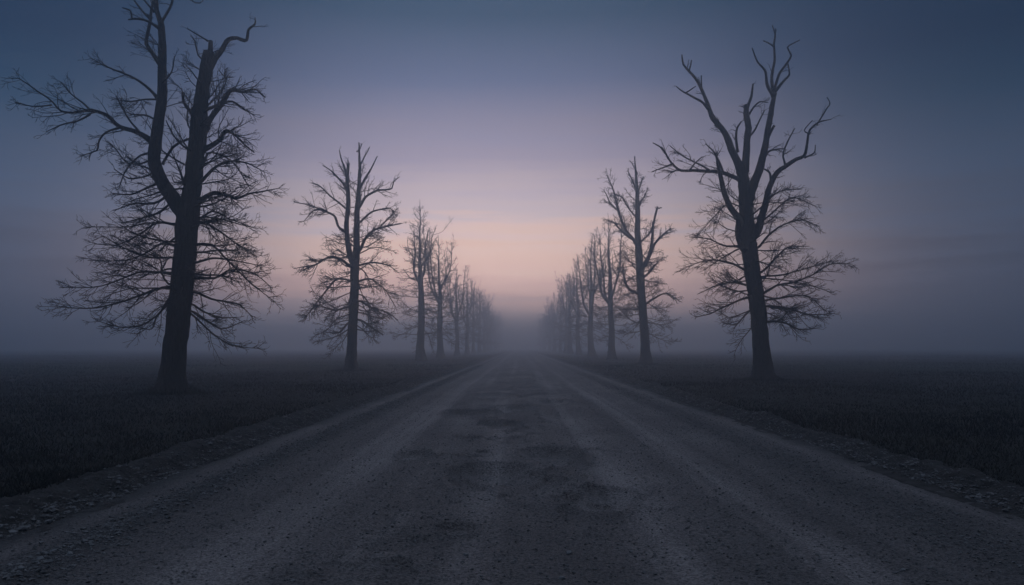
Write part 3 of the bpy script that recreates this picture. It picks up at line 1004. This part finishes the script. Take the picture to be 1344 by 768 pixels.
    T.bough(*tr([(905, 224, 2.4), (912, 214, 2), (922, 206, 1.4)], -1.0, -1.3), n=8, twiggy=0.6)
    for p, d in (
        ([(335, 325, 11), (280, 295, 8), (230, 285, 6), (160, 297, 4), (92, 322, 2.4)], -1.0),
        ([(335, 238, 10), (260, 236, 7), (200, 212, 5), (130, 196, 2.4)], 0.9),
        ([(345, 382, 10), (290, 370, 8), (240, 380, 6), (165, 416, 2.4)], 1.1),
        ([(355, 432, 10), (270, 460, 7), (210, 490, 5), (155, 498, 2.4)], -1.2),
        ([(330, 150, 8), (270, 80, 6), (220, 130, 4.4), (150, 200, 2.4)], -1.6),
        ([(370, 470, 9), (330, 500, 6), (300, 530, 4), (250, 520, 2.4)], 1.3),
        ([(380, 245, 11), (420, 200, 9), (470, 160, 7), (540, 140, 5), (612, 176, 2.4)], -0.9),
        ([(405, 412, 12), (450, 385, 9), (520, 370, 7.5), (590, 340, 6), (640, 305, 4.5), (724, 300, 2.4)], -0.4),
        ([(520, 370, 6), (590, 385, 5), (660, 410, 2.4)], -0.6),
        ([(390, 335, 10), (440, 290, 8), (500, 240, 6), (575, 238, 2.4)], 1.4),
        ([(412, 462, 10), (480, 465, 8), (560, 480, 6), (668, 497, 2.4)], 0.8),
        ([(418, 520, 9), (480, 520, 7), (550, 545, 5), (606, 545, 2.4)], -1.2),
        ([(400, 350, 9), (470, 345, 7), (560, 320, 5), (650, 300, 2.4)], 1.8),
        ([(375, 160, 9), (440, 110, 7), (520, 60, 5), (600, 90, 2.4)], 1.0),
        ([(380, 130, 8), (420, 60, 6), (470, 30, 5), (540, 20, 2.4)], -1.4),
        ([(410, 440, 9), (470, 430, 7), (560, 420, 5), (640, 480, 2.4)], -1.6),
    ):
        T.bough(*tr(Z6(p), 0, d), twiggy=1)
    b = T.trunk[0][0].copy()
    z0 = b[2]
    T.trunk_boughs(z0 + 2.9, z0 + 9.5, 38, lambda t: 3.1 - 1.2 * t, (-16, 28), 0.045)
    T.twigs(6.4, 6.4, 4.0, 0.5, 1.4)
    base = np.array([b[0], b[1], 0.0])
    return T.meshes(base), base


# ---- second tree of the left row
def tree_left_second():
    D = 56.0
    tr = tracer(D)
    T = Tree(37, 0.0108)
    Z = lambda p: zt(p, 2.4, 370, 170)
    T.set_trunk(*tr([(460, 488, 15.5), (461, 470, 14), (462.5, 437, 13), (465, 387, 12.3), (466, 349, 12), (468, 324, 9.5), (468, 307, 8.8), (468.7, 278, 7.2), (471, 249, 6), (472, 220, 4.2), (471.5, 204, 3), (471, 187, 1.8)]), n=60)
    T.limb(*tr([(466, 352, 9), (460, 336, 8), (457, 322, 7), (455.4, 299, 6.4), (458.7, 266, 6), (457.5, 241, 5), (457.5, 214, 3.6)], 0, -0.8), n=26, twiggy=0.45)
    for p, d, tw in (
        ([(245, 115, 6), (262, 85, 5), (277, 55, 2.5)], 0.6, .1),
        ([(246, 185, 9), (262, 155, 8), (278, 128, 6.5), (300, 84, 3)], -0.7, .15),
        ([(243, 245, 11), (265, 210, 9), (300, 193, 7), (345, 186, 5), (354, 165, 4), (375, 155, 2.5)], 0.8, .5),
        ([(210, 168, 9), (200, 130, 8), (188, 98, 6), (180, 64, 2.5)], -1.2, .15),
        ([(207, 195, 8), (185, 160, 7), (155, 130, 5), (130, 114, 2.5)], -0.3, .5),
        ([(205, 325, 11), (180, 308, 9), (165, 270, 8), (140, 256, 6), (110, 250, 5), (70, 290, 2.5)], -1.3, .9),
        ([(140, 256, 5), (90, 240, 4), (35, 230, 2.5)], -0.8, .9),
        ([(243, 385, 12), (262, 345, 10), (290, 320, 8), (330, 305, 6), (378, 296, 2.5)], 0.5, .9),
        ([(300, 316, 6), (335, 280, 4.5), (365, 248, 2.5)], 0.8, .9),
        ([(215, 432, 11), (185, 408, 9), (160, 400, 8), (100, 430, 6), (60, 436, 4), (35, 442, 2.5)], -0.9, 1),
        ([(236, 70, 5), (247, 60, 4), (250, 44, 2.5)], 0.3, .1),
        ([(238, 300, 8), (290, 255, 6), (340, 250, 4), (362, 275, 2.5)], -1.2, .9),
        ([(214, 260, 7), (160, 215, 6), (110, 175, 4), (98, 170, 2.5)], 1.0, .8),
    ):
        T.limb(*tr(Z(p), 0, d), n=16, twiggy=tw)
    for p, d in (
        ([(220, 480, 8), (180, 470, 7), (130, 520, 5), (75, 590, 2.5)], -0.8),
        ([(220, 560, 8), (170, 570, 6), (110, 560, 4), (65, 608, 2.5)], 1.0),
        ([(215, 610, 8), (180, 640, 6), (140, 640, 2.5)], -1.2),
        ([(235, 430, 8), (290, 420, 6), (340, 430, 4), (370, 450, 2.5)], 1.2),
        ([(238, 480, 8), (280, 470, 6), (320, 500, 4), (360, 560, 2.5)], -1.0),
        ([(238, 540, 8), (280, 560, 6), (330, 580, 4), (362, 602, 2.5)], 1.0),
        ([(235, 600, 8), (280, 620, 6), (320, 645, 2.5)], -0.6),
    ):
        T.bough(*tr(Z(p), 0, d), twiggy=1)
    b = T.trunk[0][0].copy()
    z0 = b[2]
    T.trunk_boughs(z0 + 2.9, z0 + 9.6, 44, lambda t: 3.4 - 1.0 * t, (-22, 22), 0.05)
    T.trunk_boughs(z0 + 9.0, z0 + 14.0, 12, lambda t: 2.4 - 1.3 * t, (20, 50), 0.035)
    T.twigs(6.6, 5.6, 3.2, 0.5, 1.6)
    base = np.array([b[0], b[1], 0.0])
    return T.meshes(base), base


# ---- second tree of the right row
def tree_right_second():
    D = 78.6
    tr = tracer(D)
    T = Tree(41, 0.0125)
    Z = lambda p: zt(p, 2.56, 680, 190)
    T.set_trunk(*tr([(848, 479, 14), (847, 460, 12.4), (845, 424, 11.6), (841, 373.6, 11), (839, 338, 10.6), (837, 307, 8.2), (837, 268, 6.6), (835.5, 241, 4.2), (834, 222, 2.8), (833, 205, 1.5)]), n=56)
    for p, d, tw in (
        ([(404, 350, 13), (388, 318, 12), (365, 290, 10), (335, 220, 8), (322, 155, 5.5), (298, 104, 3)], -1.0, .8),
        ([(388, 320, 9), (350, 292, 7), (318, 262, 6), (290, 250, 3)], 0.8, .9),
        ([(334, 220, 6), (310, 195, 5), (288, 150, 3)], -0.5, .8),
        ([(410, 420, 14), (440, 370, 12), (448, 330, 10), (452, 270, 9), (466, 205, 7)], -0.8, .2),
        ([(464, 216, 5), (478, 212, 4), (482, 212, 3)], -0.8, .0),
        ([(414, 430, 12), (440, 380, 10), (462, 330, 9), (490, 300, 7), (516, 280, 3.5)], 0.9, .7),
        ([(408, 505, 11), (368, 480, 9), (356, 440, 7), (352, 400, 3)], -0.6, .9),
        ([(402, 165, 8), (385, 120, 6), (368, 86, 3)], 0.8, .7),
        ([(403, 160, 7), (414, 128, 5), (420, 106, 3)], -0.7, .7),
        ([(404, 210, 7), (425, 170, 5), (436, 150, 3)], 0.9, .9),
        ([(402, 250, 8), (380, 225, 6), (350, 180, 5), (320, 165, 3)], 0.6, .9),
        ([(400, 100, 5), (392, 80, 4), (376, 55, 3)], -0.4, .6),
        ([(408, 330, 8), (440, 300, 6), (455, 250, 4)], 1.2, .9),
        ([(415, 450, 9), (450, 420, 7), (474, 390, 3)], 0.9, .9),
        ([(420, 540, 10), (450, 520, 8), (490, 500, 5), (548, 525, 3)], -0.9, 1),
    ):
        T.limb(*tr(Z(p), 0, d), n=16, twiggy=tw)
    b = T.trunk[0][0].copy()
    z0 = b[2]
    T.trunk_boughs(z0 + 3.3, z0 + 11.0, 46, lambda t: 3.9 - 1.4 * t, (-18, 22), 0.055)
    T.trunk_boughs(z0 + 10.5, z0 + 18.0, 24, lambda t: 2.6 - 1.2 * t, (20, 50), 0.04)
    T.twigs(6.4, 5.4, 2.8, 0.5, 1.7)
    base = np.array([b[0], b[1], 0.0])
    return T.meshes(base), base


# ---- trees farther along the rows: four grown kinds, copied with their own turn and size
def tree_far(seed, H, twig, leaders, spread):
    T = Tree(seed, twig)
    r = T.r
    lean = r.uniform(-0.03, 0.03, 2)
    zs = np.array([0, 0.08, 0.2, 0.35, 0.5, 0.62, 0.75, 0.87, 1.0]) * H
    pts = np.stack([lean[0] * zs + np.cumsum(r.normal(0, 0.10, 9)), lean[1] * zs + np.cumsum(r.normal(0, 0.10, 9)), zs], -1)
    pts[0, :2] = 0
    rad = np.array([0.52, 0.47, 0.43, 0.39, 0.31, 0.20, 0.12, 0.07, 0.02])
    T.set_trunk(pts, rad, 50)
    P, Rd = T.trunk
    for k in range(leaders):
        z = H * r.uniform(0.33, 0.60)
        i = int(np.argmin(np.abs(P[:, 2] - z)))
        ph = k * 2 * math.pi / leaders + r.uniform(-0.5, 0.5)
        top = H * r.uniform(0.78, 0.97) - z
        out = spread * r.uniform(0.7, 1.2)
        q = []
        for t, ro in ((0, 0), (0.18, 0.5), (0.4, 0.75), (0.7, 0.9), (1, 1.0)):
            q.append(P[i] + np.array([math.cos(ph) * out * ro + r.normal(0, 0.12), math.sin(ph) * out * ro + r.normal(0, 0.12), top * t]))
        q[0] = P[i]
        r0 = Rd[i] * 0.5
        T.limb(q, [r0, r0 * 0.85, r0 * 0.65, r0 * 0.42, 0.03], n=20, twiggy=0.8)
        main = T.limbs[-1]
        for j in range(5):
            a = r.integers(5, 17)
            LP, LR = main
            d = LP[a + 1] - LP[a - 1]
            d /= np.linalg.norm(d)
            side = rand_perp(d[None], r)[0]
            Lq = r.uniform(1.2, 2.8)
            T.limb([LP[a], LP[a] + (d * 0.6 + side * 0.7) * Lq * 0.5, LP[a] + (d * 1.4 + side * 0.9) * Lq * 0.7 + np.array([0, 0, 0.2])],
                   [LR[a] * 0.7, LR[a] * 0.5, 0.025], n=20, twiggy=0.4)
    T.trunk_boughs(H * 0.16, H * 0.60, 46, lambda t: 4.0 - 1.2 * t, (-14, 30), 0.05)
    T.trunk_boughs(H * 0.55, H * 0.93, 26, lambda t: 3.0 - 1.7 * t, (30, 58), 0.04)
    T.twigs(4.4, 4.4, 2.0, 0.5, 1.5)
    return T.meshes(np.zeros(3))


for fn, lab in ((tree_left_near, 'huge forked bare tree with a snapped off top, nearest in the left row'),
                (tree_right_near, 'bare tree with antler like top limbs, nearest in the right row'),
                (tree_left_second, 'dense broad bare tree, second in the left row behind the forked one'),
                (tree_right_second, 'tall bare tree with two blunt limbs, second in the right row')):
    m, b = fn()
    place_tree(m, b, lab)

KINDS = [tree_far(51, 18.6, 0.0125, 3, 2.0), tree_far(62, 18.0, 0.013, 4, 1.9), tree_far(73, 19.2, 0.013, 3, 2.3), tree_far(84, 17.6, 0.013, 4, 2.2)]
LEFT = [(553, 97, 19.6, 'slim bare tree, third in the left row, just right of the broad one'),
        (578, 120, 18.6, 'bare tree, fourth in the left row, behind the slim third one'),
        (600, 152, 17.6, 'hazy bare tree, fifth in the left row'),
        (613, 181, 18.2, 'hazy bare tree, sixth in the left row')]
RIGHT = [(803, 108, 19.8, 'bare tree, third in the right row, behind the blunt limbed one'),
         (777, 138, 20.6, 'hazy bare tree, fourth in the right row'),
         (760, 168, 20.6, 'hazy bare tree, fifth in the right row'),
         (749, 196, 20.2, 'hazy bare tree, sixth in the right row')]
HK = [18.6, 18.0, 19.2, 17.6]
rr = random.Random(5)
for side, row in ((-1, LEFT), (1, RIGHT)):
    for i, (px, D, H, lab) in enumerate(row):
        k = (i + (0 if side < 0 else 2)) % 4
        p = at(px, HZ, D)
        s = H / HK[k]
        place_tree(KINDS[k], (p[0], D, float(field_h(np.array([p[0]]), np.array([D]))[0])), lab, rr.uniform(0, 6.28), (s * rr.uniform(0.92, 1.0), s * rr.uniform(0.92, 1.0), s))
    D = row[-1][1]
    word = 'left' if side < 0 else 'right'
    for i in range(10):
        D += rr.uniform(25, 30)
        k = rr.randrange(4)
        x = side * (12.2 + rr.uniform(-0.5, 0.5))
        s = rr.uniform(0.90, 1.12)
        place_tree(KINDS[k], (x, D, float(field_h(np.array([x]), np.array([D]))[0])),
                   'faint bare tree dissolving into the fog at the far end of the %s row' % word, rr.uniform(0, 6.28), (s, s, s),
                   'fog veiled trees at the far end of the %s row' % word)

# ------------------------------------------------------------------ haze
hm, nt, out = new_mat('fog_air')
pv = node(nt, 'ShaderNodeVolumePrincipled')
pv.inputs['Color'].default_value = (0.78, 0.89, 1.0, 1)
pv.inputs['Density'].default_value = 0.0070
pv.inputs['Anisotropy'].default_value = 0.78
nt.links.new(pv.outputs[0], out.inputs['Volume'])
x0, x1, y0, y1, z0, z1 = -1450, 1450, -350, 1450, -1.6, 24.5
V = np.array([(x, y, z) for x in (x0, x1) for y in (y0, y1) for z in (z0, z1)], float)
F = np.array([(0, 1, 3, 2), (4, 6, 7, 5), (0, 4, 5, 1), (2, 3, 7, 6), (0, 2, 6, 4), (1, 5, 7, 3)])
hz = link('haze', mesh_from('haze', V, [F], hm, False))
hz['kind'] = 'stuff'
hz['label'] = 'low evening fog lying over the road and fields'

# ------------------------------------------------------------------ sky
world = bpy.data.worlds.new('World')
sc.world = world
world.use_nodes = True
nt = world.node_tree
for n in list(nt.nodes):
    nt.nodes.remove(n)
out = nt.nodes.new('ShaderNodeOutputWorld')
SUN_EL, SUN_AZ = R(1.5), 0.0          # straight down the road
sky = node(nt, 'ShaderNodeTexSky', sky_type='NISHITA')
sky.sun_disc = False
sky.sun_elevation = SUN_EL
sky.sun_rotation = SUN_AZ
sky.air_density = 1.0
sky.dust_density = 0.6
sky.ozone_density = 3.0
geo = node(nt, 'ShaderNodeTexCoord')
L = nt.links.new


def mth(op, a, b=None, c=None, clamp=False):
    n = nt.nodes.new('ShaderNodeMath')
    n.operation = op
    n.use_clamp = clamp
    for i, v in enumerate((a, b, c)):
        if v is None:
            continue
        if isinstance(v, (int, float)):
            n.inputs[i].default_value = v
        else:
            L(v, n.inputs[i])
    return n.outputs[0]


sep = node(nt, 'ShaderNodeSeparateXYZ')
L(geo.outputs['Generated'], sep.inputs[0])
el = mth('MULTIPLY', mth('ARCSINE', sep.outputs['Z']), 180 / math.pi)     # degrees above the horizon
az = mth('ABSOLUTE', mth('ADD', mth('MULTIPLY', mth('ARCTAN2', sep.outputs['X'], sep.outputs['Y']), 180 / math.pi), 1.8))


def s2l(c):
    return tuple((v / 255 / 12.92) if v / 255 <= 0.04045 else ((v / 255 + 0.055) / 1.055) ** 2.4 for v in c)


def mul(c, k):
    return tuple(v * k for v in c)


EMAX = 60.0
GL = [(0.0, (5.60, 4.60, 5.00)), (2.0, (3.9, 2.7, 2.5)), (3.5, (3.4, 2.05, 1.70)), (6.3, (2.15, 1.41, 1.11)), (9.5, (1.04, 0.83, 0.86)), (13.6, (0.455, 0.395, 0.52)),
      (18.6, (0.136, 0.172, 0.300)), (23, (0.038, 0.081, 0.147)), (27, (0.04, 0.08, 0.15)), (38, (0.18, 0.23, 0.33)), (60, (0.26, 0.30, 0.41))]  # last stops: overhead sky out of view, brightened to light fog and road
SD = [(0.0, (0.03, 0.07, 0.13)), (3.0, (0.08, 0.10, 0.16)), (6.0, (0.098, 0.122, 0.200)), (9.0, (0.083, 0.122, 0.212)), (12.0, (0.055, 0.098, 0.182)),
      (16, (0.008, 0.046, 0.104)), (19.3, (0.0, 0.022, 0.066)), (26, (0.0, 0.02, 0.060)), (38, (0.13, 0.20, 0.30)), (60, (0.26, 0.30, 0.41))]  # same added brightness overhead, above the frame, as fill light
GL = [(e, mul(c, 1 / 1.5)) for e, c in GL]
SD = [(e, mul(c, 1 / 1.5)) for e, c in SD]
en = mth('DIVIDE', el, EMAX, clamp=True)
# thin streaks of cloud: noise stretched along the horizon
mp = node(nt, 'ShaderNodeMapping')
mp.inputs['Scale'].default_value = (2.2, 2.2, 55.0)
mp.inputs['Rotation'].default_value = (0, R(1.2), 0)
L(geo.outputs['Generated'], mp.inputs['Vector'])
cn = node(nt, 'ShaderNodeTexNoise', Scale=1.4, Detail=5, Roughness=0.55)
L(mp.outputs[0], cn.inputs['Vector'])
mp2 = node(nt, 'ShaderNodeMapping')
mp2.inputs['Scale'].default_value = (1.6, 1.6, 20.0)
mp2.inputs['Rotation'].default_value = (0, R(2.5), 0)
mp2.inputs['Location'].default_value = (3.1, 0.4, 0.7)
L(geo.outputs['Generated'], mp2.inputs['Vector'])
cb = node(nt, 'ShaderNodeTexNoise', Scale=1.5, Detail=6, Roughness=0.6)
L(mp2.outputs[0], cb.inputs['Vector'])
low = mth('SUBTRACT', 1.0, mth('DIVIDE', el, 20.0), clamp=True)
fine_b = mth('MULTIPLY', mth('SUBTRACT', cn.outputs['Fac'], 0.5), low)
band = mth('ADD', mth('MULTIPLY', fine_b, 1.5), mth('MULTIPLY', mth('MULTIPLY', mth('SUBTRACT', cb.outputs['Fac'], 0.5), low), 1.8))
low_fade = mth('DIVIDE', mth('MAXIMUM', el, 0.0), 9.0, clamp=True)
en2 = mth('ADD', en, mth('MULTIPLY', mth('MULTIPLY', band, low_fade), 0.14), clamp=True)
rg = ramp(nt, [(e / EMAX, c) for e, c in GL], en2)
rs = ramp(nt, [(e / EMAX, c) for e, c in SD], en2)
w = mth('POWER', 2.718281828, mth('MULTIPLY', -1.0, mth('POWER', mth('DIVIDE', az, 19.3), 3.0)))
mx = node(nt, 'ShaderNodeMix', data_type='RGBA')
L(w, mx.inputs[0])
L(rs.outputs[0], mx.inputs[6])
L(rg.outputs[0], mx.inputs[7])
# the sky behind the camera is darker
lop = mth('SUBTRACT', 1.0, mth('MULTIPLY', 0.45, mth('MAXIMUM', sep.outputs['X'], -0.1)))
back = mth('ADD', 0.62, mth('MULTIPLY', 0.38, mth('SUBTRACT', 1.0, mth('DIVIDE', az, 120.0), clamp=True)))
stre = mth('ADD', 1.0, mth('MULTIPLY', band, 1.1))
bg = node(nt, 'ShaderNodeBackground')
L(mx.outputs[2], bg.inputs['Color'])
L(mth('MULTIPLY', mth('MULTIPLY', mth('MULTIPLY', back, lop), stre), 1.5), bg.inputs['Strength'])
bg2 = node(nt, 'ShaderNodeBackground', Strength=0.06)
L(sky.outputs[0], bg2.inputs['Color'])
NISH = node(nt, 'ShaderNodeAddShader')
L(bg.outputs[0], NISH.inputs[0])
L(bg2.outputs[0], NISH.inputs[1])
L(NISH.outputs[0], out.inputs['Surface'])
bg2.inputs['Strength'].default_value = 0.004

sun_d = bpy.data.lights.new('sun', 'SUN')
sun_d.energy = 0.03
sun_d.angle = R(12)
sun_d.color = (1.0, 0.72, 0.55)
sun = bpy.data.objects.new('sun', sun_d)
COL.objects.link(sun)
sun.rotation_euler = (-(math.pi / 2 - R(4)), 0, 0)     # light comes down the road towards the camera
sun.location = (0, 60, 40)

# ------------------------------------------------------------------ render settings
sc.render.engine = 'CYCLES'
sc.view_settings.view_transform = 'Standard'
sc.view_settings.look = 'None'
sc.view_settings.exposure = 0.0
sc.view_settings.gamma = 1.0
cy = sc.cycles
cy.max_bounces = 6
cy.diffuse_bounces = 2
cy.glossy_bounces = 2
cy.volume_bounces = 3
cy.transparent_max_bounces = 8
cy.caustics_reflective = False
cy.caustics_refractive = False
cy.use_denoising = True
cy.denoiser = 'OPENIMAGEDENOISE'
cy.denoising_prefilter = 'ACCURATE'
cy.use_adaptive_sampling = False
